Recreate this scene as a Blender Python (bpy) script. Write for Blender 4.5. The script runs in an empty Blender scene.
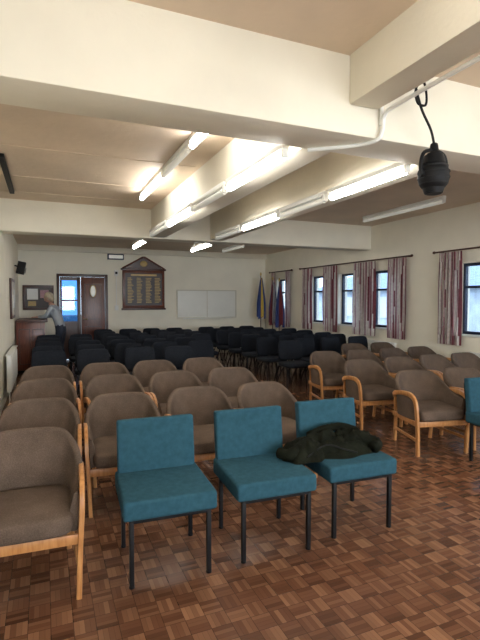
import bpy, bmesh, math, random
from mathutils import Vector, Matrix, Euler, noise
random.seed(7)
S=bpy.context.scene
try:
    S.view_settings.view_transform='Standard'
    S.view_settings.look='None'
except Exception: pass
COL=S.collection

# ------------------------------------------------------------ materials
def newmat(name):
    m=bpy.data.materials.new(name); m.use_nodes=True
    nt=m.node_tree; b=nt.nodes['Principled BSDF']; return m,nt,b
def mat(name,col,rough=.6,var=.12,scale=8,bump=0.0,metal=0,spec=.5,sheen=0,bscale=None):
    m,nt,b=newmat(name)
    tc=nt.nodes.new('ShaderNodeTexCoord')
    n=nt.nodes.new('ShaderNodeTexNoise'); n.inputs['Scale'].default_value=scale; n.inputs['Detail'].default_value=4
    nt.links.new(tc.outputs['Object'],n.inputs['Vector'])
    r=nt.nodes.new('ShaderNodeValToRGB')
    r.color_ramp.elements[0].position=.3; r.color_ramp.elements[1].position=.7
    r.color_ramp.elements[0].color=[c*(1-var) for c in col]+[1]
    r.color_ramp.elements[1].color=[min(1,c*(1+var)) for c in col]+[1]
    nt.links.new(n.outputs['Fac'],r.inputs['Fac']); nt.links.new(r.outputs['Color'],b.inputs['Base Color'])
    b.inputs['Roughness'].default_value=rough; b.inputs['Metallic'].default_value=metal
    b.inputs['Specular IOR Level'].default_value=spec
    if sheen: b.inputs['Sheen Weight'].default_value=sheen
    if bump:
        n2=nt.nodes.new('ShaderNodeTexNoise'); n2.inputs['Scale'].default_value=bscale or scale*6; n2.inputs['Detail'].default_value=3
        nt.links.new(tc.outputs['Object'],n2.inputs['Vector'])
        bp=nt.nodes.new('ShaderNodeBump'); bp.inputs['Strength'].default_value=bump; bp.inputs['Distance'].default_value=.01
        nt.links.new(n2.outputs['Fac'],bp.inputs['Height']); nt.links.new(bp.outputs['Normal'],b.inputs['Normal'])
    return m
def woodmat(name,c1,c2,rough=.4,scale=6):
    m,nt,b=newmat(name)
    tc=nt.nodes.new('ShaderNodeTexCoord'); mp=nt.nodes.new('ShaderNodeMapping'); mp.inputs['Scale'].default_value=(8,8,1.2)
    n=nt.nodes.new('ShaderNodeTexNoise'); n.inputs['Scale'].default_value=scale; n.inputs['Detail'].default_value=5
    r=nt.nodes.new('ShaderNodeValToRGB'); r.color_ramp.elements[0].position=.35; r.color_ramp.elements[1].position=.65
    r.color_ramp.elements[0].color=(*c1,1); r.color_ramp.elements[1].color=(*c2,1)
    nt.links.new(tc.outputs['Object'],mp.inputs['Vector']); nt.links.new(mp.outputs['Vector'],n.inputs['Vector'])
    nt.links.new(n.outputs['Fac'],r.inputs['Fac']); nt.links.new(r.outputs['Color'],b.inputs['Base Color'])
    b.inputs['Roughness'].default_value=rough
    return m
def emis(name,col,st):
    m,nt,b=newmat(name); b.inputs['Base Color'].default_value=(*col,1)
    b.inputs['Emission Color'].default_value=(*col,1); b.inputs['Emission Strength'].default_value=st; return m
def glassmat(name,tint=(.85,.93,1)):
    m,nt,b=newmat(name); nt.nodes.remove(b); out=nt.nodes['Material Output']
    t=nt.nodes.new('ShaderNodeBsdfTransparent'); t.inputs['Color'].default_value=(*tint,1)
    g=nt.nodes.new('ShaderNodeBsdfGlossy'); g.inputs['Roughness'].default_value=.03
    mx=nt.nodes.new('ShaderNodeMixShader'); mx.inputs[0].default_value=.08
    nt.links.new(t.outputs[0],mx.inputs[1]); nt.links.new(g.outputs[0],mx.inputs[2]); nt.links.new(mx.outputs[0],out.inputs[0]); return m
def weave(name,c1,c2):
    # woven upholstery: fine cell weave mixed with cloudy wear
    m,nt,b=newmat(name); N=nt.nodes; L=nt.links
    tc=N.new('ShaderNodeTexCoord')
    w1=N.new('ShaderNodeTexVoronoi'); w1.inputs['Scale'].default_value=150
    nz=N.new('ShaderNodeTexNoise'); nz.inputs['Scale'].default_value=7; nz.inputs['Detail'].default_value=5
    L.new(tc.outputs['Object'],w1.inputs['Vector']); L.new(tc.outputs['Object'],nz.inputs['Vector'])
    a=N.new('ShaderNodeMath'); a.operation='MULTIPLY_ADD'; L.new(w1.outputs['Distance'],a.inputs[0]); a.inputs[1].default_value=.45
    s2=N.new('ShaderNodeMath'); s2.operation='MULTIPLY_ADD'; L.new(nz.outputs['Fac'],s2.inputs[0]); s2.inputs[1].default_value=.9; s2.inputs[2].default_value=-.15
    L.new(s2.outputs[0],a.inputs[2])
    r=N.new('ShaderNodeValToRGB'); r.color_ramp.elements[0].position=.15; r.color_ramp.elements[1].position=.9
    r.color_ramp.elements[0].color=(*c1,1); r.color_ramp.elements[1].color=(*c2,1)
    L.new(a.outputs[0],r.inputs['Fac']); L.new(r.outputs['Color'],b.inputs['Base Color'])
    bp=N.new('ShaderNodeBump'); bp.inputs['Strength'].default_value=.4; bp.inputs['Distance'].default_value=.002
    L.new(w1.outputs['Distance'],bp.inputs['Height']); L.new(bp.outputs[0],b.inputs['Normal'])
    b.inputs['Roughness'].default_value=.95; b.inputs['Specular IOR Level'].default_value=.1
    return m

M_wall=mat('wall_paint',(.85,.80,.67),.7,.04,2,.15,bscale=60)
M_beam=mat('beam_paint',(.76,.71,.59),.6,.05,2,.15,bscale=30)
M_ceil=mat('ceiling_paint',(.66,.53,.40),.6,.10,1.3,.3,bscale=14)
M_white=mat('white_enamel',(.80,.80,.76),.4,.03,5)
M_white2=mat('board_white',(.82,.81,.75),.35,.03,3)
M_trim=mat('skirting_paint',(.62,.58,.48),.5,.05,5)
M_blue=mat('blue_fabric',(.027,.082,.114),.95,.14,30,.4,spec=.1,bscale=400)
M_blk=mat('black_metal',(.007,.007,.008),.45,.1,10,spec=.2)
M_blkfab=mat('black_fabric',(.013,.015,.020),.9,.2,40,.3,spec=.15,bscale=300)
M_blkplas=mat('black_plastic',(.005,.005,.006),.55,.1,10,spec=.2)
M_brown=weave('brown_fabric',(.066,.046,.034),(.155,.112,.085))
M_beech=woodmat('beech_wood',(.38,.16,.05),(.52,.25,.09),.35)
M_darkwood=woodmat('dark_wood',(.045,.014,.008),(.075,.024,.012),.35)
M_redwood=woodmat('mahogany_wood',(.10,.025,.013),(.17,.045,.02),.3)
M_navy=mat('navy_frame',(.010,.016,.045),.4,.1,8)
M_glass=glassmat('window_glass',(.92,.96,1))
M_tube=emis('lit_tube',(1,.985,.94),25)
M_tubeB=emis('lit_tube_bright',(1,.975,.92),38)
M_diff=emis('dim_diffuser',(.75,.74,.68),.25)
M_cred=mat('curtain_red',(.24,.065,.08),.9,.15,20)
M_ccream=mat('curtain_cream',(.76,.70,.66),.9,.1,20)
M_cpink=mat('curtain_mauve',(.50,.31,.34),.9,.1,20)
M_board=mat('honours_board_black',(.03,.014,.010),.4,.1,10)
M_gold=mat('gold_lettering',(.50,.33,.09),.4,.15,30)
M_jacket=mat('jacket_cloth',(.0085,.0095,.0055),.85,.45,14,.5,spec=.08,bscale=60)
M_skin=mat('skin',(.50,.28,.20),.55,.06,20)
M_hair=mat('blonde_hair',(.42,.35,.25),.6,.2,60)
M_shirt=mat('pale_top',(.34,.37,.41),.85,.08,12)
M_jeans=mat('jeans',(.015,.02,.035),.9,.15,30)
M_shoe=mat('shoe_leather',(.03,.02,.018),.5,.1,20)
M_eye=mat('eye',(.05,.04,.03),.2,.02,20)
M_lip=mat('lip',(.45,.16,.14),.5,.05,20)
M_fblue=mat('flag_blue',(.02,.04,.15),.85,.1,20)
M_fyel=mat('flag_gold',(.55,.36,.05),.85,.1,20)
M_fred=mat('flag_red',(.12,.015,.02),.85,.1,20)
M_fwht=mat('flag_white',(.30,.30,.31),.85,.1,20)
M_brick=mat('outside_render',(.60,.66,.74),.9,.2,2)
M_roof=mat('roof_slate',(.24,.32,.44),.8,.2,5)
M_grass=mat('outside_ground',(.15,.17,.15),.9,.3,1)
M_brass=mat('brass',(.55,.38,.13),.3,.05,10,metal=1)

# parquet
def parquet():
    m,nt,b=newmat('parquet_mosaic'); N=nt.nodes; L=nt.links
    def mth(op,a,b_=None,c=None):
        n=N.new('ShaderNodeMath'); n.operation=op
        for i,v in enumerate((a,b_,c)):
            if v is None: continue
            if isinstance(v,(int,float)): n.inputs[i].default_value=v
            else: L.new(v,n.inputs[i])
        return n.outputs[0]
    tc=N.new('ShaderNodeTexCoord'); sp=N.new('ShaderNodeSeparateXYZ'); L.new(tc.outputs['Object'],sp.inputs[0])
    s=.100
    u=mth('DIVIDE',sp.outputs[0],s); v=mth('DIVIDE',sp.outputs[1],s)
    iu=mth('FLOOR',u); iv=mth('FLOOR',v); fu=mth('FRACT',u); fv=mth('FRACT',v)
    par=mth('ROUND',mth('MULTIPLY',mth('FRACT',mth('MULTIPLY',mth('ADD',iu,iv),.5)),2))
    t=mth('ADD',mth('MULTIPLY',fu,par),mth('MULTIPLY',fv,mth('SUBTRACT',1,par)))
    t5=mth('MULTIPLY',t,4); idx=mth('FLOOR',t5); ft=mth('FRACT',t5)
    cb=N.new('ShaderNodeCombineXYZ'); L.new(iu,cb.inputs[0]); L.new(iv,cb.inputs[1]); L.new(idx,cb.inputs[2])
    wn=N.new('ShaderNodeTexWhiteNoise'); wn.noise_dimensions='3D'; L.new(cb.outputs[0],wn.inputs['Vector'])
    cb2=N.new('ShaderNodeCombineXYZ'); L.new(iu,cb2.inputs[0]); L.new(iv,cb2.inputs[1])
    wn2=N.new('ShaderNodeTexWhiteNoise'); wn2.noise_dimensions='3D'; L.new(cb2.outputs[0],wn2.inputs['Vector'])
    f=mth('ADD',mth('MULTIPLY',wn.outputs['Value'],.50),mth('MULTIPLY',wn2.outputs['Value'],.24))
    f=mth('ADD',f,mth('MULTIPLY',par,.26))
    r=N.new('ShaderNodeValToRGB'); e=r.color_ramp.elements
    e[0].position=0; e[0].color=(.072,.029,.016,1); e[1].position=1; e[1].color=(.285,.145,.078,1)
    x=e.new(.5); x.color=(.150,.066,.035,1)
    L.new(f,r.inputs['Fac'])
    d1=mth('LESS_THAN',ft,.07)
    d2=mth('LESS_THAN',fu,.03); d3=mth('LESS_THAN',fv,.03)
    gap=mth('MAXIMUM',mth('MULTIPLY',d1,.5),mth('MAXIMUM',d2,d3))
    mx=N.new('ShaderNodeMixRGB'); L.new(mth('MULTIPLY',gap,.7),mx.inputs[0]); L.new(r.outputs['Color'],mx.inputs[1]); mx.inputs[2].default_value=(.02,.009,.006,1)
    L.new(mx.outputs[0],b.inputs['Base Color'])
    nz=N.new('ShaderNodeTexNoise'); nz.inputs['Scale'].default_value=3; nz.inputs['Detail'].default_value=5; L.new(tc.outputs['Object'],nz.inputs['Vector'])
    L.new(mth('ADD',mth('MULTIPLY',nz.outputs['Fac'],.20),.12),b.inputs['Roughness'])
    bp=N.new('ShaderNodeBump'); bp.inputs['Strength'].default_value=.22; bp.inputs['Distance'].default_value=.002
    L.new(mth('SUBTRACT',wn.outputs['Value'],gap),bp.inputs['Height']); L.new(bp.outputs[0],b.inputs['Normal'])
    return m
M_floor=parquet()

# ------------------------------------------------------------ mesh builder
class MB:
    def __init__(s): s.bm=bmesh.new(); s.mats=[]
    def mi(s,m):
        if m not in s.mats: s.mats.append(m)
        return s.mats.index(m)
    def add(s,tb,m,mx=None,fn=None):
        i=s.mi(m)
        if fn:
            for v in tb.verts: v.co=fn(v.co.copy())
        if mx is not None: tb.transform(mx)
        bmesh.ops.recalc_face_normals(tb,faces=tb.faces)
        for f in tb.faces:
            f.material_index=i; f.smooth=True
        t=bpy.data.meshes.new('t'); tb.to_mesh(t); tb.free(); s.bm.from_mesh(t); bpy.data.meshes.remove(t)
    def box(s,c,sz,m,bev=0,rot=None,seg=2,mx=None):
        tb=bmesh.new(); bmesh.ops.create_cube(tb,size=1)
        for v in tb.verts: v.co=Vector((v.co.x*sz[0],v.co.y*sz[1],v.co.z*sz[2]))
        if bev: bmesh.ops.bevel(tb,geom=tb.edges[:],offset=bev,segments=seg,affect='EDGES',profile=.6)
        T=Matrix.Translation(c)
        if rot: T=T@Euler(rot).to_matrix().to_4x4()
        if mx is not None: T=mx@T
        s.add(tb,m,T)
    def b2(s,a,b,m,bev=0):
        s.box([(a[i]+b[i])/2 for i in range(3)],[abs(b[i]-a[i]) for i in range(3)],m,bev)
    def cyl(s,c,r1,r2,h,m,rot=None,n=20,bev=0):
        tb=bmesh.new(); bmesh.ops.create_cone(tb,cap_ends=True,segments=n,radius1=r1,radius2=r2,depth=h)
        if bev: bmesh.ops.bevel(tb,geom=[e for e in tb.edges if abs(e.verts[0].co.z-e.verts[1].co.z)<1e-5],offset=bev,segments=2,affect='EDGES')
        T=Matrix.Translation(c)
        if rot: T=T@Euler(rot).to_matrix().to_4x4()
        s.add(tb,m,T)
    def pillow(s,c,sz,m,e1=.35,e2=.35,fn=None,mx=None,nu=28,nv=16):
        tb=bmesh.new(); bmesh.ops.create_uvsphere(tb,u_segments=nu,v_segments=nv,radius=1)
        def sp(x,e): return math.copysign(abs(x)**e,x)
        for v in tb.verts:
            z=max(-1,min(1,v.co.z)); ph=math.asin(z); th=math.atan2(v.co.y,v.co.x)
            cp=sp(math.cos(ph),e1) if abs(z)<.9999 else 0
            v.co=Vector((cp*sp(math.cos(th),e2)*sz[0]/2,cp*sp(math.sin(th),e2)*sz[1]/2,sp(math.sin(ph),e1)*sz[2]/2))
        T=Matrix.Translation(c)
        if mx is not None: T=T@mx
        s.add(tb,m,T,fn)
    def tube(s,pts,rad,m,n=8,prof=None,radii=None,cap=True,up=None):
        pts=[Vector(p) for p in pts]; tb=bmesh.new(); rings=[]
        if prof is None: prof=[(math.cos(2*math.pi*i/n),math.sin(2*math.pi*i/n)) for i in range(n)]
        ref=Vector(up) if up else None; prev=None
        for i,p in enumerate(pts):
            t=(pts[min(i+1,len(pts)-1)]-pts[max(i-1,0)])
            t.normalize()
            if ref is not None: a=ref-t*ref.dot(t)
            elif prev is not None: a=prev-t*prev.dot(t)
            else:
                a=Vector((0,0,1)); 
                if abs(t.z)>.9: a=Vector((1,0,0))
                a=a-t*a.dot(t)
            a.normalize(); prev=a; b=t.cross(a)
            R=radii[i] if radii else rad
            rings.append([tb.verts.new(p+b*(q[0]*R)+a*(q[1]*R)) for q in prof])
        k=len(prof)
        for i in range(len(rings)-1):
            for j in range(k): tb.faces.new((rings[i][j],rings[i][(j+1)%k],rings[i+1][(j+1)%k],rings[i+1][j]))
        if cap: tb.faces.new(rings[0][::-1]); tb.faces.new(rings[-1])
        s.add(tb,m)
    def mesh(s,name,ang=40):
        me=bpy.data.meshes.new(name); s.bm.to_mesh(me); s.bm.free()
        for m in s.mats: me.materials.append(m)
        try: me.set_sharp_from_angle(angle=math.radians(ang))
        except Exception: pass
        return me
    def obj(s,name,loc=(0,0,0),rz=0,parent=None,ang=40):
        return place(s.mesh(name,ang),name,loc,rz,parent)
def place(me,name,loc=(0,0,0),rz=0,parent=None):
    o=bpy.data.objects.new(name,me); COL.objects.link(o); o.location=loc; o.rotation_euler=(0,0,rz)
    if parent: o.parent=parent
    return o
def spline(pts,n=6):
    P=[Vector(p) for p in pts]; out=[]
    for i in range(len(P)-1):
        p0=P[max(i-1,0)];p1=P[i];p2=P[i+1];p3=P[min(i+2,len(P)-1)]
        for k in range(n):
            t=k/n
            out.append(.5*((2*p1)+(p2-p0)*t+(2*p0-5*p1+4*p2-p3)*t*t+(3*p1-p0-3*p2+p3)*t**3))
    out.append(P[-1]); return out
def rectprof(w,h,r=.25):
    return [(w-r*w,h),(w,h-r*h),(w,-h+r*h),(w-r*w,-h),(-w+r*w,-h),(-w,-h+r*h),(-w,h-r*h),(-w+r*w,h)]

# ------------------------------------------------------------ room
XL,XR,YB,YF=-.59,6.2,12.7,-3.5
ZC,ZC2,ZB=3.06,2.92,2.58
WT=.25
b=MB(); b.b2((XL-WT,YF-WT,-.12),(XR+WT,YB+WT,0),M_floor); b.obj('floor')
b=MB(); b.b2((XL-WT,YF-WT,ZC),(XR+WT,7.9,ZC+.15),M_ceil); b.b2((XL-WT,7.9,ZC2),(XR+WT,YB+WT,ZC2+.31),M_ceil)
b.obj('ceiling')
b=MB(); b.b2((XL-WT,YF-WT,0),(XL,YB+WT,ZC),M_wall); b.obj('wall_left')
# rear wall (behind the camera) ; big windows added to light the chair fronts
b=MB(); b.b2((XL,YF-WT,0),(XR,YF,.9),M_wall); b.b2((XL,YF-WT,2.4),(XR,YF,ZC),M_wall)
fw=[(-.1,1.7),(2.0,3.8),(4.1,5.9)]; xx=XL
for a_,c_ in fw: b.b2((xx,YF-WT,.9),(a_,YF,2.4),M_wall); xx=c_
b.b2((xx,YF-WT,.9),(XR,YF,2.4),M_wall); b.obj('wall_front')
for k,(a_,c_) in enumerate(fw):
    q=MB(); y0=YF-.16; y1=YF-.10
    for (p,r_) in (((a_,y0,.9),(a_+.05,y1,2.4)),((c_-.05,y0,.9),(c_,y1,2.4)),((a_+.05,y0,.9),(c_-.05,y1,.95)),((a_+.05,y0,2.35),(c_-.05,y1,2.4)),(((a_+c_)/2-.025,y0,.95),((a_+c_)/2+.025,y1,2.35))): q.b2(p,r_,M_navy)
    q.b2((a_+.05,y0+.028,.95),(c_-.05,y0+.034,2.35),M_glass); q.obj('window_%d'%(k+8))
    L=bpy.data.lights.new('daylight','AREA'); L.shape='RECTANGLE'; L.size=1.7; L.size_y=1.4; L.energy=150; L.color=(1,.98,.95)  # unseen area fill, added outside each rear window to brighten the room
    o=bpy.data.objects.new('daylight',L); COL.objects.link(o); o.location=((a_+c_)/2,YF-.35,1.65); o.rotation_euler=(math.radians(90),0,0)
# right wall with openings
wins=[(1.2,2.4),(3.3,4.2),(4.35,5.55),(6.85,7.75),(8.05,8.9),(9.2,10.1),(11.15,11.95)]
Z0,Z1=1.0,2.14
b=MB(); b.b2((XR,YF-WT,0),(XR+WT,YB+WT,Z0),M_wall); b.b2((XR,YF-WT,Z1),(XR+WT,YB+WT,ZC),M_wall)
y=YF-WT
for w in wins: b.b2((XR,y,Z0),(XR+WT,w[0],Z1),M_wall); y=w[1]
b.b2((XR,y,Z0),(XR+WT,YB+WT,Z1),M_wall); b.obj('wall_right')
# back wall with door opening
DX0,DX1,DH=.29,1.55,2.22
b=MB(); b.b2((XL,YB,0),(DX0,YB+WT,ZC2),M_wall); b.b2((DX1,YB,0),(XR,YB+WT,ZC2),M_wall); b.b2((DX0,YB,DH),(DX1,YB+WT,ZC2),M_wall)
b.obj('wall_back')
# baseboards
b=MB(); b.b2((XL,YF,0),(XL+.02,YB,.13),M_trim,.004); b.obj('baseboard_left')
b=MB(); b.b2((XR-.02,YF,0),(XR,YB,.13),M_trim,.004); b.obj('baseboard_right')
b=MB(); b.b2((XL+.02,YB-.02,0),(DX0-.06,YB,.13),M_trim,.004); b.b2((DX1+.06,YB-.02,0),(XR-.02,YB,.13),M_trim,.004); b.obj('baseboard_back')
# beams
def beam(a,c,name='ceiling_beam'):
    q=MB(); q.b2(a,c,M_beam,.015); return q.obj(name)
beam((XL,2.43,ZB),(XR,2.78,ZC+.01))
beam((XL,7.75,ZB),(XR,8.10,ZC+.01))
beam((1.76,-3.5,2.76),(1.98,2.43,ZC+.01))
beam((1.66,2.78,ZB+.02),(1.90,7.75,ZC+.01))
beam((2.70,2.78,ZB+.02),(2.95,7.75,ZC+.01))
beam((XL,-2.4,ZB),(XR,-2.05,ZC+.01))
# cornice at back wall
b=MB(); b.b2((XL,YB-.12,ZC2-.14),(XR,YB,ZC2+.01),M_beam,.01); b.obj('trim_1')
# thin ceiling board seams (cover strips)
for i,yy in enumerate((3.9,5.1,6.3,7.2)):
    q=MB(); q.b2((XL,yy-.015,ZC-.006),(1.60,yy+.015,ZC+.002),M_ceil); q.obj('trim_%d'%(i+2))
# black cable tray on ceiling
b=MB(); b.b2((-.42,5.4,ZC-.04),(-.36,7.2,ZC),M_blkplas,.005); b.obj('cable_conduit')

# fluorescent fixtures
def fixture(x,y0,y1,z,lit=True,tm=None,name='fluorescent_light',rods=0):
    q=MB(); L=y1-y0; cy=(y0+y1)/2
    q.box((0,0,0),(.055,L,.045),M_white,.008)
    for e in(-1,1): q.box((0,e*(L/2-.02),-.05),(.045,.035,.06),M_white,.005)
    q.tube([(0,-L/2+.035,-.062),(0,L/2-.035,-.062)],.029,(tm or M_tube) if lit else M_diff,12)
    if rods:
        for e in(-.4,.4): q.tube([(0,e,.015),(0,e,rods)],.008,M_white)
    return q.obj(name,(x,cy,z))
segs=[(2.84,3.92,1),(3.98,4.95,0),(5.0,6.1,1),(6.2,7.2,0)]
for y0,y1,l in segs:
    fixture(1.54,y0,y1,2.61,l); fixture(2.62,y0,y1,2.62,l)
for y0,y1,l in [(2.95,4.2,1),(4.25,5.25,0),(5.3,6.6,1)]: fixture(1.28,y0,y1,ZC-.025,l)
fixture(5.34,5.05,6.9,ZC-.025,False)
fixture(1.68,8.35,9.5,ZC2-.25,True,M_tubeB,rods=.245); fixture(2.93,8.35,9.6,ZC2-.25,True,M_tubeB,rods=.245)
for x_ in (1.0,3.6,5.0):
    fixture(x_,.3,1.6,ZC-.025,True,M_tube); fixture(x_,-1.6,-.3,ZC-.025,True,M_tubeB)  # out-of-view fixtures added to brighten the foreground and chair fronts
fixture(4.4,10.2,11.6,ZC2-.025,False)

# conduit on near beam
b=MB(); pts=spline([(1.99,.2,2.745),(2.0,1.6,2.745),(2.0,2.25,2.74),(2.0,2.38,2.72),(2.0,2.405,2.63),(1.97,2.42,2.57),(1.9,2.55,2.565),(1.66,2.75,2.565)],5)
b.tube(pts,.013,M_white); b.tube([(2.0,2.415,2.66),(2.0,2.415,2.95)],.013,M_white); b.obj('electrical_conduit')

# hanging stage light: squat round body in a yoke, hung by a looped cable
b=MB()
b.tube(spline([(0,.10,.66),(-.06,.03,.60),(-.13,0,.56),(-.16,0,.50),(-.14,0,.43),(-.09,-.01,.42),(-.07,0,.48),(-.09,.0,.56),(-.13,0,.60),(-.16,0,.54),(-.11,0,.40),(-.03,0,.28),(0,0,.19)],6),.008,M_blkplas,6)
b.cyl((0,.11,.66),.03,.02,.05,M_blkplas,(math.pi/2,0,0))
b.cyl((0,0,.175),.03,.022,.05,M_blkplas,bev=.005)
b.tube(spline([(-.105,0,.0),(-.107,0,.07),(-.08,0,.135),(0,0,.155),(.08,0,.135),(.107,0,.07),(.105,0,.0)],5),.012,M_blkplas,8)
b.cyl((0,0,.095),.075,.055,.08,M_blkplas,bev=.012)
b.pillow((0,0,-.01),(.19,.19,.19),M_blkplas,.85,1)
for s in(-1,1): b.cyl((s*.105,0,0),.022,.022,.02,M_blk,(0,math.pi/2,0),n=14)
for zz in (.05,.015,-.02,-.055): b.cyl((0,0,zz),.099 if abs(zz)<.03 else .088,.099 if abs(zz)<.03 else .088,.012,M_blk,bev=.003,n=28)
b.cyl((0,0,-.10),.055,.068,.04,M_blk,bev=.005)
b.obj('hanging_stage_light',(2.31,2.28,2.35))

# windows + curtains
def window(i,y0,y1):
    q=MB(); x0,x1=XR+.10,XR+.16; f=.045
    q.b2((x0,y0,Z0),(x1,y0+f,Z1),M_navy,.004); q.b2((x0,y1-f,Z0),(x1,y1,Z1),M_navy,.004)
    q.b2((x0,y0+f,Z0),(x1,y1-f,Z0+f),M_navy,.004); q.b2((x0,y0+f,Z1-f),(x1,y1-f,Z1),M_navy,.004)
    ym=(y0+y1)/2; q.b2((x0+.005,ym-.018,Z0+f),(x1-.005,ym+.018,Z1-f),M_navy)
    q.b2((x0+.005,y0+f,Z0+.74),(x1-.005,y1-f,Z0+.78),M_navy)
    q.b2((x0+.028,y0+f,Z0+f),(x0+.034,y1-f,Z1-f),M_glass)
    q.obj('window_%d'%i)
    q=MB(); q.b2((XR-.04,y0-.04,Z0-.03),(XR+.10,y1+.04,Z0),M_white,.005); q.obj('window_sill')
for i,w in enumerate(wins): window(i+1,*w)
def curtain(y0,y1,zt=2.33,zb=.82):
    q=MB(); tb=bmesh.new(); n=48; nz=10; g=[]
    ph=random.random()*6; wv=max(3,round((y1-y0)/.085))
    for j in range(nz+1):
        t=j/nz; z=zt+(zb-zt)*t; row=[]
        for i in range(n+1):
            s=i/n; yy=y0+(y1-y0)*(.5+(s-.5)*(1+.08*math.sin(t*3)))
            xx=XR-.10+ (.018+.014*t)*math.sin(s*wv*2*math.pi+ph+.4*math.sin(t*4))
            row.append(tb.verts.new((xx,yy,z)))
        g.append(row)
    ids=[q.mi(M_cred),q.mi(M_ccream),q.mi(M_cpink)]
    pat=[0,0,1,1,2,1,1,0,2,1,1,2]
    fs=[]
    for j in range(nz):
        for i in range(n): fs.append((tb.faces.new((g[j][i],g[j][i+1],g[j+1][i+1],g[j+1][i])),pat[i%12]))
    r=bmesh.ops.solidify(tb,geom=tb.faces[:],thickness=.004)
    for f in tb.faces:
        c=f.calc_center_median(); k=int(max(0,min(n-1,(c.y-y0)/(y1-y0)*n))); f.material_index=ids[pat[k%12]]; f.smooth=True
    t=bpy.data.meshes.new('t'); tb.to_mesh(t); tb.free(); q.bm.from_mesh(t)
    q.obj('curtain',ang=80)
for c in ((5.42,5.88),(3.85,4.4),(6.62,7.10),(7.50,8.20),(8.80,9.36),(9.9,10.35),(11.0,11.25),(11.85,12.1)): curtain(*c)
def rod(y0,y1):
    q=MB(); q.tube([(XR-.10,y0,2.35),(XR-.10,y1,2.35)],.014,M_darkwood,10)
    for yy in(y0,y1): q.pillow((XR-.10,yy,2.35),(.05,.06,.05),M_darkwood,1,1,nu=12,nv=8)
    for yy in(y0+.12,y1-.12): q.box((XR-.05,yy,2.35),(.10,.02,.03),M_darkwood,.003)
    q.obj('curtain_pole')
rod(3.8,5.98); rod(6.5,10.45); rod(10.9,12.2)

# radiators
def radiator(x,y0,y1,side):
    q=MB(); q.b2((x-.03,y0,.18),(x+.03,y1,.72),M_white,.01)
    n=int((y1-y0)/.06)
    for i in range(n):
        yy=y0+.03+i*.06; q.box((x+side*.034,yy,.45),(.012,.03,.46),M_white,.004)
    q.b2((x-.045,y0,.72),(x+.045,y1,.735),M_white,.003)
    for yy in (y0+.05,y1-.05): q.tube([(x,yy,.2),(x,yy,0)],.01,M_white)
    q.obj('radiator')
radiator(XR-.085,4.2,5.3,-1); radiator(XR-.085,6.9,8.6,-1); radiator(XR-.085,9.2,10.4,-1); radiator(XL+.085,7.6,9.2,1)

# back doors
b=MB(); f=.07
b.b2((DX0,YB-.03,0),(DX0+f,YB+.12,DH),M_darkwood,.006); b.b2((DX1-f,YB-.03,0),(DX1,YB+.12,DH),M_darkwood,.006)
b.b2((DX0+f,YB-.03,DH-f),(DX1-f,YB+.12,DH),M_darkwood,.006); b.obj('door_frame')
b=MB() # glazed leaf
x0,x1=DX0+f+.005,.87; zt=DH-f-.005
b.b2((x0,YB+.03,.01),(x0+.05,YB+.07,zt),M_darkwood,.004); b.b2((x1-.09,YB+.03,.01),(x1,YB+.07,zt),M_darkwood,.004)
b.b2((x0+.05,YB+.03,.01),(x1-.09,YB+.07,1.0),M_darkwood); b.b2((x0+.05,YB+.03,zt-.09),(x1-.09,YB+.07,zt),M_darkwood)
b.b2((x0+.05,YB+.035,1.52),(x1-.09,YB+.065,1.56),M_darkwood)
M_dglass=glassmat('door_glass',(.22,.42,.66))
b.b2((x0+.05,YB+.045,1.0),(x1-.09,YB+.052,zt-.09),M_dglass)
b.obj('door_1')
b=MB(); x0,x1=.875,DX1-f-.005; cx=(x0+x1)/2
b.b2((x0,YB+.02,.01),(x1,YB+.06,zt),M_redwood,.005)
for (za,zb_) in ((.15,.85),(1.05,1.95)):
    for (xa,xb,z1,z2) in ((x0+.09,x0+.105,za,zb_),(x1-.105,x1-.09,za,zb_)): b.b2((xa,YB+.008,z1),(xb,YB+.022,z2),M_darkwood)
    for zz in (za,zb_): b.b2((x0+.09,YB+.008,zz-.008),(x1-.09,YB+.022,zz+.008),M_darkwood)
b.pillow((cx,YB+.02,1.78),(.17,.03,.34),M_brass,1,1); b.pillow((cx,YB+.012,1.78),(.13,.03,.29),M_diff,1,1)  # oval window: its pale lit look is a glow set in the pane
b.tube([(x0+.06,YB+.02,1.05),(x0+.06,YB-.03,1.05),(x0+.16,YB-.03,1.05)],.011,M_brass)
b.obj('door_2')
YW=YB-.004
# honours board with pediment
b=MB(); bx0,bx1=1.93,3.07; bz0,bz1=1.33,2.35; yb=YW
b.b2((bx0,yb-.05,bz0),(bx1,yb,bz1),M_redwood,.006); b.b2((bx0+.07,yb-.056,bz0+.07),(bx1-.07,yb-.04,bz1-.07),M_board)
b.b2((bx0-.04,yb-.08,bz1),(bx1+.04,yb,bz1+.05),M_darkwood,.006); b.b2((bx0-.03,yb-.07,bz0-.05),(bx1+.03,yb,bz0),M_darkwood,.006)
tb=bmesh.new(); cx=(bx0+bx1)/2
P=[(bx0+.05,bz1+.05),(bx1-.05,bz1+.05),(cx+.03,bz1+.34),(cx-.03,bz1+.34)]
fr=[tb.verts.new((p[0],yb-.05,p[1])) for p in P]; bk=[tb.verts.new((p[0],yb,p[1])) for p in P]
tb.faces.new(fr); tb.faces.new(bk[::-1])
for i in range(4): tb.faces.new((fr[i],fr[(i+1)%4],bk[(i+1)%4],bk[i]))
b.add(tb,M_darkwood)
b.tube([(bx0,yb-.055,bz1+.05),(cx-.03,yb-.055,bz1+.36),(cx+.03,yb-.055,bz1+.36),(bx1,yb-.055,bz1+.05)],.022,M_redwood,6)
b.pillow((cx,yb-.055,bz1+.18),(.2,.03,.16),M_gold,1,1)
b.b2((cx-.35,yb-.06,bz1-.15),(cx+.35,yb-.05,bz1-.10),M_gold)
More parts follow.
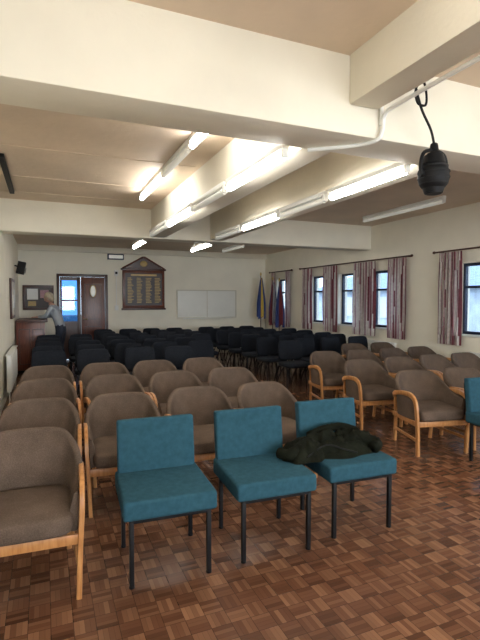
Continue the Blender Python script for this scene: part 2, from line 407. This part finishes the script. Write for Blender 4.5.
for c in range(4):
    for r_ in range(17):
        w=random.uniform(.10,.17); xx=bx0+.13+c*.245; zz=bz1-.20-r_*.041
        b.b2((xx,yb-.06,zz),(xx+w,yb-.052,zz-.022),M_gold)
b.obj('honours_board')
# whiteboard
b=MB(); b.b2((3.45,YW-.03,1.06),(5.2,YW,1.81),M_white2,.004)
b.b2((3.42,YW-.04,1.81),(5.23,YW,1.84),M_trim,.003); b.b2((3.42,YW-.04,1.03),(5.23,YW,1.06),M_trim,.003)
b.b2((3.42,YW-.04,1.06),(3.45,YW,1.81),M_trim); b.b2((5.2,YW-.04,1.06),(5.23,YW,1.81),M_trim); b.b2((4.31,YW-.034,1.06),(4.33,YW-.02,1.81),M_trim)
b.b2((3.6,YW-.09,1.02),(5.05,YW-.03,1.035),M_white,.003)
b.obj('whiteboard')
# wall sign box & camera
b=MB(); b.b2((1.55,YW-.08,2.62),(1.97,YW,2.77),M_navy,.01); b.b2((1.58,YW-.085,2.65),(1.94,YW-.075,2.74),M_diff); b.b2((1.72,YW-.05,2.2),(1.82,YW,2.34),M_white,.005); b.b2((1.74,YW-.055,2.24),(1.80,YW-.045,2.30),M_blkplas)
b.tube([(1.77,YW-.012,2.2),(1.77,YW-.012,1.4)],.01,M_white); b.box((1.77,YW-.03,1.34),(.09,.05,.13),M_white,.006)
b.obj('exit_sign')
# notice board behind bar
b=MB(); b.b2((-.5,YW-.05,1.30),(.22,YW,1.36),M_darkwood,.005); b.b2((-.5,YW-.05,1.86),(.22,YW,1.92),M_darkwood,.005)
b.b2((-.5,YW-.05,1.36),(-.44,YW,1.86),M_darkwood,.005); b.b2((.16,YW-.05,1.36),(.22,YW,1.86),M_darkwood,.005)
b.b2((-.44,YW-.02,1.36),(.16,YW,1.86),M_board); b.b2((-.40,YW-.03,1.56),(-.15,YW-.018,1.83),M_white); b.b2((-.10,YW-.03,1.6),(.10,YW-.018,1.80),M_cpink)
b.b2((-.38,YW-.03,1.40),(-.2,YW-.018,1.52),M_gold)
b.obj('notice_board')
# left wall notice board & speaker
XW=XL+.004
b=MB(); b.b2((XW,9.4,1.2),(XW+.04,10.3,1.95),M_darkwood,.005); b.b2((XW+.035,9.46,1.26),(XW+.045,10.24,1.89),M_trim)
for k in range(4): b.b2((XW+.044,9.52+k*.18,1.4+.1*(k%2)),(XW+.049,9.66+k*.18,1.65+.1*(k%2)),M_white)
b.obj('framed_notice_board')
b=MB(); b.box((XL+.13,11.2,2.25),(.16,.2,.27),M_blkplas,.012,(0,.2,0)); b.tube([(XL,11.2,2.3),(XL+.08,11.2,2.28)],.015,M_blk)
b.cyl((XL+.215,11.2,2.19),.06,.06,.01,M_blk,(0,math.pi/2+.2,0)); b.cyl((XL+.2,11.2,2.31),.025,.025,.01,M_blk,(0,math.pi/2+.2,0)); b.obj('wall_speaker')

# bar counter
b=MB(); b.b2((XL+.03,10.7,.06),(.0,11.95,1.08),M_redwood,.006); b.b2((XL+.03,10.64,1.08),(.05,12.0,1.13),M_darkwood,.01)
b.b2((XL+.03,10.73,0),(-.03,11.9,.06),M_blkplas)
for k in range(2):
    x0=XL+.08+k*.26
    b.b2((x0,10.688,.18),(x0+.22,10.70,.20),M_darkwood); b.b2((x0,10.688,.92),(x0+.22,10.70,.94),M_darkwood)
    b.b2((x0,10.688,.2),(x0+.018,10.70,.92),M_darkwood); b.b2((x0+.202,10.688,.2),(x0+.22,10.70,.92),M_darkwood)
b.obj('bar_counter')

# flags
def flag(x,y,mats,h=2.25,seed=0):
    q=MB(); q.cyl((0,0,.03),.13,.10,.06,M_darkwood,bev=.01); q.tube([(0,0,.05),(0,0,h)],.014,M_darkwood)
    q.pillow((0,0,h+.04),(.05,.05,.11),M_brass,1,1,nu=12,nv=8)
    tb=bmesh.new(); n=48; nz=14; rows=[]
    for j in range(nz+1):
        t=j/nz; z=h-.06-t*1.15; R=.02+.09*min(1,t*1.5)**.8
        rows.append([tb.verts.new(((R*(1+.32*math.sin(i/n*2*math.pi*7+seed+t)))*math.cos(i/n*2*math.pi)+.02,(R*.6*(1+.32*math.sin(i/n*2*math.pi*7+seed+t)))*math.sin(i/n*2*math.pi),z+.04*math.sin(i/n*6*math.pi)*t)) for i in range(n)])
    for j in range(nz):
        for i in range(n): tb.faces.new((rows[j][i],rows[j][(i+1)%n],rows[j+1][(i+1)%n],rows[j+1][i]))
    ids=[q.mi(m) for m in mats]
    for k,f in enumerate(tb.faces):
        f.smooth=True; f.material_index=ids[int((k%n)/n*len(mats)*2)%len(mats)]
    t=bpy.data.meshes.new('t'); tb.to_mesh(t); tb.free(); q.bm.from_mesh(t)
    q.obj('flag_on_pole',(x,y,0),ang=80)
flag(5.74,12.05,[M_fblue,M_fyel,M_fblue]); flag(5.82,11.45,[M_fred,M_fwht,M_fblue],2.1,1.5)
flag(5.84,11.1,[M_fblue,M_fred,M_fblue],2.05,3)

# ------------------------------------------------------------ chairs
def blue_chair():
    q=MB()
    q.box((0,-.01,.425),(.52,.51,.105),M_blue,.020,seg=3)
    R=Matrix.Translation((0,.235,.60))@Euler((math.radians(-7),0,0)).to_matrix().to_4x4()
    q.box((0,0,.02),(.49,.065,.35),M_blue,.018,seg=3,mx=R)
    l=.025
    for s in(-1,1):
        q.box((s*.215,-.235,.19),(l,l,.38),M_blk,.003)
        q.box((s*.215,.205,.19),(l,l,.38),M_blk,.003)
        q.tube([(s*.215,.235,.36),(s*.215,.262,.5),(s*.215,.295,.74)],.012,M_blk,prof=rectprof(1,1))
        q.box((s*.215,-.015,.365),(l,.46,l),M_blk,.003)
        for yy in(-.235,.205): q.cyl((s*.215,yy,.006),.016,.016,.012,M_blkplas,n=10)
    q.box((0,-.235,.365),(.43,l,l),M_blk,.003); q.box((0,.205,.365),(.43,l,l),M_blk,.003)
    return q.mesh('blue_chair')
def tub_chair():
    q=MB()
    # upholstered horseshoe shell
    tb=bmesh.new(); n=40; rings=[]
    def sp(x,e): return math.copysign(abs(x)**e,x)
    for i in range(n+1):
        t=-1+2*i/n; a=t*math.radians(112); x=.262*sp(math.sin(a),.72); yv=.03+.225*sp(math.cos(a),.72) if math.cos(a)>0 else .03-.62*abs(math.cos(a))
        nx,ny=math.sin(a),max(0.0,math.cos(a)); L=math.hypot(nx,ny); nx/=L; ny/=L
        u=abs(t); sm=max(0,(u-.22)/.78); sm=sm*sm*(3-2*sm)
        zt=.768-.185*sm-.04*(u**2); zb=.34; lean=.07*(zt-zb)/.45
        th=.024
        if u>.97: th=.014
        sec=[]
        K=6
        for k in range(K+1): # outer up
            f=k/K; sec.append((th,zb+(zt-.025-zb)*f,lean*f**1.3))
        for k in range(1,6):
            an=math.pi*k/6; sec.append((th*math.cos(an),zt-.025+.03*math.sin(an),lean))
        for k in range(K,-1,-1):
            f=k/K; sec.append((-th-.012*math.sin(f*math.pi),zb+(zt-.025-zb)*f,lean*f**1.3))
        rings.append([tb.verts.new((x+nx*(o+ln*.4),yv+ny*(o+ln),z)) for o,z,ln in sec])
    k=len(rings[0])
    for i in range(n):
        for j in range(k): tb.faces.new((rings[i][j],rings[i][(j+1)%k],rings[i+1][(j+1)%k],rings[i+1][j]))
    tb.faces.new(rings[0][::-1]); tb.faces.new(rings[-1]); q.add(tb,M_brown)
    # seat
    q.pillow((0,-.03,.395),(.50,.50,.12),M_brown,.4,.3,fn=lambda v:Vector((v.x,v.y,v.z+(.012*math.cos(v.x*5)*math.cos(v.y*5) if v.z>0 else 0))))
    for s in(-1,1):
        # front leg curving into arm then along shell
        pts=spline([(s*.268,-.235,0),(s*.277,-.240,.25),(s*.288,-.235,.45),(s*.291,-.205,.55),(s*.291,-.12,.59),(s*.291,.03,.585),(s*.290,.16,.56),(s*.262,.25,.52)],6)
        q.tube(pts,1,M_beech,prof=rectprof(.023,.014),up=(s*1,0,0))
        q.tube([(s*.215,.30,0),(s*.225,.265,.3),(s*.235,.262,.53)],1,M_beech,prof=rectprof(.015,.018),up=(0,1,0))
        q.tube([(s*.280,-.24,.315),(s*.25,.27,.315)],1,M_beech,prof=rectprof(.011,.024),up=(0,0,1))
        q.tube([(s*.274,-.235,.15),(s*.23,.275,.15)],1,M_beech,prof=rectprof(.009,.014),up=(0,0,1))
    q.tube([(-.275,-.24,.315),(.275,-.24,.315)],1,M_beech,prof=rectprof(.011,.026),up=(0,0,1))
    q.tube([(-.23,.27,.315),(.23,.27,.315)],1,M_beech,prof=rectprof(.011,.024),up=(0,0,1))
    arc=[(.262*math.sin(a),.03+.262*math.cos(a),.515) for a in [math.radians(-55+110*i/16) for i in range(17)]]
    q.tube([(x,y+.005,z) for x,y,z in arc],1,M_beech,prof=rectprof(.011,.02),up=(0,0,1))
    return q.mesh('tub_chair')
def black_chair():
    q=MB()
    q.pillow((0,.20,.67),(.46,.055,.34),M_blkfab,.35,.45,fn=lambda v:Vector((v.x*(1-.25*max(0,v.z)),v.y-.7*v.x*v.x,v.z)),mx=Euler((math.radians(-9),0,0)).to_matrix().to_4x4())
    q.pillow((0,-.02,.45),(.47,.45,.075),M_blkfab,.35,.35)
    q.pillow((0,-.02,.418),(.43,.41,.03),M_blkplas,.4,.35)
    for s in(-1,1):
        q.tube(spline([(s*.235,-.25,.01),(s*.225,-.2,.22),(s*.215,-.16,.40),(s*.21,-.05,.415),(s*.21,.1,.415),(s*.20,.2,.45),(s*.19,.225,.55),(s*.18,.25,.70)],5),.012,M_blk,8)
        q.tube(spline([(s*.235,.26,.01),(s*.225,.15,.22),(s*.215,-.04,.41)],5),.012,M_blk,8)
        for yy in(-.25,.26): q.cyl((s*.235,yy,.01),.017,.015,.02,M_blkplas,n=10)
    q.tube([(-.21,-.12,.41),(.21,-.12,.41)],.01,M_blk); q.tube([(-.21,.1,.41),(.21,.1,.41)],.01,M_blk)
    return q.mesh('black_chair')
BC,TC,KC=blue_chair(),tub_chair(),black_chair()
rd=math.radians
place(BC,'blue_chair',(.635,2.685,0),rd(-3)); place(BC,'blue_chair',(1.285,2.675,0),rd(-3)); place(BC,'blue_chair',(1.94,2.705,0),rd(-3)); place(BC,'blue_chair',(3.97,2.97,0),rd(-4))
def J(a): return random.uniform(-a,a)
place(TC,'tub_armchair',(-.115,2.74,0),rd(-3))
for x in(-.06,.56,1.23,1.88): place(TC,'tub_armchair',(x+J(.015),3.64+J(.02),0),rd(J(4)))
for x in(.0,.64,1.28,1.92): place(TC,'tub_armchair',(x+J(.015),4.63+J(.02),0),rd(J(4)))
for x in(.02,.66,1.29,1.93): place(TC,'tub_armchair',(x+J(.015),5.62+J(.02),0),rd(J(4)))
for x,y,r in((3.70,3.66,-12),(4.36,3.62,-6),(3.76,4.66,-8),(4.42,4.68,-3),(5.06,4.70,2),(5.66,4.70,0),(3.86,5.66,-8),(4.51,5.64,0),(5.16,5.66,3),(5.74,5.66,0),(5.06,6.55,0),(5.68,6.52,2)):
    place(TC,'tub_armchair',(x,y,0),rd(r))
for k,y in enumerate((6.75,7.55,8.35,9.15,9.95,10.7,11.4)):
    cols=[.05,.67,1.28,1.90]
    if k>=1: cols.append(2.5)
    if k>=3: cols.append(3.08)
    for x in cols:
        if y>10 and x<.9: continue
        if y>11 and x<1.2: continue
        place(KC,'black_chair',(x+J(.03),y+J(.03),0),rd(J(5)))
for k,y in enumerate((6.95,7.75,8.5,9.25,10.0,10.75,11.45)):
    for x in (3.93,4.5,5.08,5.65):
        y2=y
        if k==0 and x>4.3: y2=7.28
        if k==1 and x>4.3: y2=7.98
        if y>10.5 and x>5.3: continue
        place(KC,'black_chair',(x+J(.03),y2+J(.03),0),rd(J(6)))

# ------------------------------------------------------------ jacket
def jacket():
    q=MB()
    def blob(cx,cy,rx,ry,h,rot,seed,z0=0):
        tb=bmesh.new(); nr=26; na=84; rows=[]
        for i in range(nr+1):
            r=i/nr; row=[]
            for j in range(na):
                a=2*math.pi*j/na
                R=1+.30*noise.noise(Vector((math.cos(a)*1.9,math.sin(a)*1.9,seed)))
                x=rx*R*r*math.cos(a); y=ry*R*r*math.sin(a)
                fold=(1-abs(noise.noise(Vector((x*7+y*6,y*13-x*5,seed))))*2.2)*.034+(1-abs(noise.noise(Vector((x*19-y*8,y*21+x*9,seed+3))))*2)*.014
                z=(h*(1-r**2.6))+fold*(1-r**5)-.01
                if r>.999: z=0
                row.append(tb.verts.new((x,y,max(0,z))))
            rows.append(row)
        for i in range(nr):
            for j in range(na):
                tb.faces.new((rows[i][j],rows[i][(j+1)%na],rows[i+1][(j+1)%na],rows[i+1][j]))
        bmesh.ops.remove_doubles(tb,verts=tb.verts,dist=1e-5)
        q.add(tb,M_jacket,Matrix.Translation((cx,cy,z0))@Matrix.Rotation(rot,4,'Z'))
    blob(.02,.04,.33,.16,.07,0,1.3); blob(-.22,.03,.20,.15,.09,.2,5.1); blob(.18,.06,.19,.12,.12,-.3,9.2)
    blob(-.05,.09,.22,.09,.12,.1,12.7)
    def sleeve(pts,r0,r1,seed):
        P=spline(pts,8); n=len(P)
        q.tube(P,0,M_jacket,14,radii=[(r0+(r1-r0)*i/n)*(1+.22*math.sin(i*1.5+seed)*noise.noise(Vector((i*.4,seed,0)))*2) for i in range(n)])
    sleeve([(-.18,.04,.08),(-.28,-.01,.07),(-.37,-.04,.042),(-.42,.03,.04)],.042,.036,2)
    sleeve([(.16,.05,.10),(.26,-.01,.07),(.31,-.05,.045),(.26,-.09,.04)],.045,.036,6)
    sleeve([(-.14,.13,.10),(0,.15,.13),(.12,.14,.14),(.24,.11,.11)],.030,.030,4)
    q.tube(spline([(-.28,-.10,.03),(-.12,-.07,.09),(.0,-.10,.06),(.1,-.12,.03)],5),.005,M_blkplas,6)
    return q.obj('jacket',(1.86,2.685,.478),rd(-3),ang=180)
jacket()

# ------------------------------------------------------------ person
def skinmesh(verts,edges,radii,root=0,sub=2):
    me=bpy.data.meshes.new('sk'); me.from_pydata([Vector(v) for v in verts],edges,[]); o=bpy.data.objects.new('sk',me); COL.objects.link(o)
    m=o.modifiers.new('s','SKIN'); 
    sv=me.skin_vertices[0].data
    for i,r in enumerate(radii):
        sv[i].radius=(r,r) if isinstance(r,(int,float)) else r; sv[i].use_root=(i==root)
    sb=o.modifiers.new('u','SUBSURF'); sb.levels=sub; sb.render_levels=sub
    bpy.context.view_layer.update()
    dg=bpy.context.evaluated_depsgraph_get(); r=bpy.data.meshes.new_from_object(o.evaluated_get(dg))
    bpy.data.objects.remove(o)
    for p in r.polygons: p.use_smooth=True
    return r
def person(loc,rz):
    E=bpy.data.objects.new('person',None); COL.objects.link(E); E.location=loc; E.rotation_euler=(0,0,rz)
    V=[(0,0,.95),(.05,0,1.08),(.11,0,1.22),(.17,0,1.36),(.21,0,1.43),(.245,0,1.50)]
    R=[(.15,.12),(.135,.11),(.15,.115),(.14,.11),(.06,.06),(.052,.052)]
    Ed=[(0,1),(1,2),(2,3),(3,4),(4,5)]
    for s in(1,-1):
        n=len(V); V+=[(.17,s*.155,1.375),(.26,s*.215,1.18),(.34,s*.20,1.17),(.46,s*.13,1.175)]
        R+=[.062,.05,.042,.03]; Ed+=[(3,n),(n,n+1),(n+1,n+2),(n+2,n+3)]
        n=len(V); V+=[(0,s*.095,.86),(.03,s*.10,.66),(.05,s*.105,.48),(.0,s*.11,.28),(-.03,s*.112,.09),(.03,s*.12,.045),(.13,s*.135,.035)]
        R+=[.098,.082,.058,.055,.04,.042,.034]; Ed+=[(0,n)]+[(n+i,n+i+1) for i in range(6)]
    me=skinmesh(V,Ed,R)
    for m in (M_shirt,M_jeans,M_shoe,M_skin): me.materials.append(m)
    for p in me.polygons:
        c=p.center; i=0
        if c.z<.98: i=1
        if c.z<.085: i=2
        if c.z>1.435 and abs(c.y)<.09: i=3
        p.material_index=i
    place(me,'body',parent=E)
    for s in(1,-1):
        w=Vector((.46,s*.13,1.175)); 
        V=[(0,0,0),(.035,0,-.008),(.07,0,-.012)]; Rr=[.024,(.030,.017),(.032,.016)]; Ed=[(0,1),(1,2)]
        for k,(dy,l) in enumerate(((-.03,.068),(-.01,.078),(.011,.072),(.031,.056))):
            n=len(V); V+=[(.085,dy*.9,-.010),(.085+l*.45,dy,-.008),(.085+l*.8,dy,-.020),(.085+l,dy,-.028)]; Rr+=[.0105,.0095,.0085,.007]
            Ed+=[(2,n),(n,n+1),(n+1,n+2),(n+2,n+3)]
        n=len(V); V+=[(.025,-s*.030,-.012),(.05,-s*.050,-.018),(.072,-s*.058,-.024)]; Rr+=[.013,.0105,.009]; Ed+=[(1,n),(n,n+1),(n+1,n+2)]
        hm=skinmesh([tuple(w+Vector(v)) for v in V],Ed,Rr,sub=1); hm.materials.append(M_skin); place(hm,'hand',parent=E)
    # head
    H=MB(); c=Vector((.275,0,1.60)); Rm=Euler((0,rd(22),0)).to_matrix().to_4x4()
    T=Matrix.Translation(c)@Rm
    def hd(v):
        v=v.copy()
        if v.z<0: v.y*=1-.28*(-v.z/.11); v.x*=1-.10*(-v.z/.11)
        if v.x>.05 and v.z<-.06: v.x+=.008
        return v
    def part(cc,sz,m,fn=None,e=1,nu=24,nv=16):
        tb=bmesh.new(); bmesh.ops.create_uvsphere(tb,u_segments=nu,v_segments=nv,radius=1)
        for v in tb.verts: v.co=Vector((v.co.x*sz[0]/2,v.co.y*sz[1]/2,v.co.z*sz[2]/2))
        H.add(tb,m,T@Matrix.Translation(cc),fn)
    part((0,0,0),(.19,.155,.225),M_skin,hd)
    part((.097,0,-.015),(.03,.026,.045),M_skin); part((.10,0,-.030),(.026,.032,.02),M_skin)
    for s in(1,-1):
        part((.083,s*.032,.010),(.02,.028,.014),M_white2); part((.091,s*.032,.010),(.008,.011,.011),M_eye); part((.088,s*.032,.028),(.012,.036,.007),M_hair)
        part((.0,s*.079,-.005),(.035,.016,.06),M_skin)
    part((.088,0,-.058),(.014,.046,.014),M_lip)
    def hairfn(v):
        f=noise.noise(v*45)*.006
        return v*(1+f*8*.5)
    part((-.022,0,.022),(.205,.18,.215),M_hair,hairfn,nu=36,nv=24)
    part((-.055,0,-.045),(.11,.15,.14),M_hair,hairfn,nu=30,nv=20)
    H.obj('head',parent=E,ang=180)
person((.34,11.25,0),rd(160))

# ------------------------------------------------------------ outside
b=MB(); b.b2((-30,-30,-.6),(60,60,-.3),M_grass); b.obj('ground_outside')
b=MB(); b.b2((15,-6,-.3),(22,24,2.0),M_brick)
tb=bmesh.new(); P=[(14.6,2.0),(22.4,2.0),(18.5,3.2)]
A=[tb.verts.new((p[0],-6.3,p[1])) for p in P]; B=[tb.verts.new((p[0],24.3,p[1])) for p in P]
tb.faces.new(A); tb.faces.new(B[::-1])
for i in range(3): tb.faces.new((A[i],A[(i+1)%3],B[(i+1)%3],B[i]))
b.add(tb,M_roof); 
for yy in range(-4,23,3): b.b2((14.95,yy,.7),(15.02,yy+1.1,1.7),M_white)
b.obj('neighbouring_building')

W=bpy.data.worlds.new('World'); S.world=W; W.use_nodes=True; nt=W.node_tree; bg=nt.nodes['Background']
tc=nt.nodes.new('ShaderNodeTexCoord'); sp=nt.nodes.new('ShaderNodeSeparateXYZ'); r=nt.nodes.new('ShaderNodeValToRGB')
r.color_ramp.elements[0].position=0; r.color_ramp.elements[0].color=(.60,.75,.92,1); r.color_ramp.elements[1].position=.6; r.color_ramp.elements[1].color=(.60,.72,.9,1)
nt.links.new(tc.outputs['Generated'],sp.inputs[0]); nt.links.new(sp.outputs[2],r.inputs['Fac']); nt.links.new(r.outputs['Color'],bg.inputs['Color']); bg.inputs['Strength'].default_value=4.5

# ------------------------------------------------------------ camera
cam=bpy.data.cameras.new('camera'); co=bpy.data.objects.new('camera',cam); COL.objects.link(co)
cam.sensor_fit='VERTICAL'; cam.sensor_height=36; cam.lens=26; cam.clip_start=.05
co.location=(0,0,1.55); co.rotation_euler=(rd(90-2.48),0,rd(-22.9)); S.camera=co
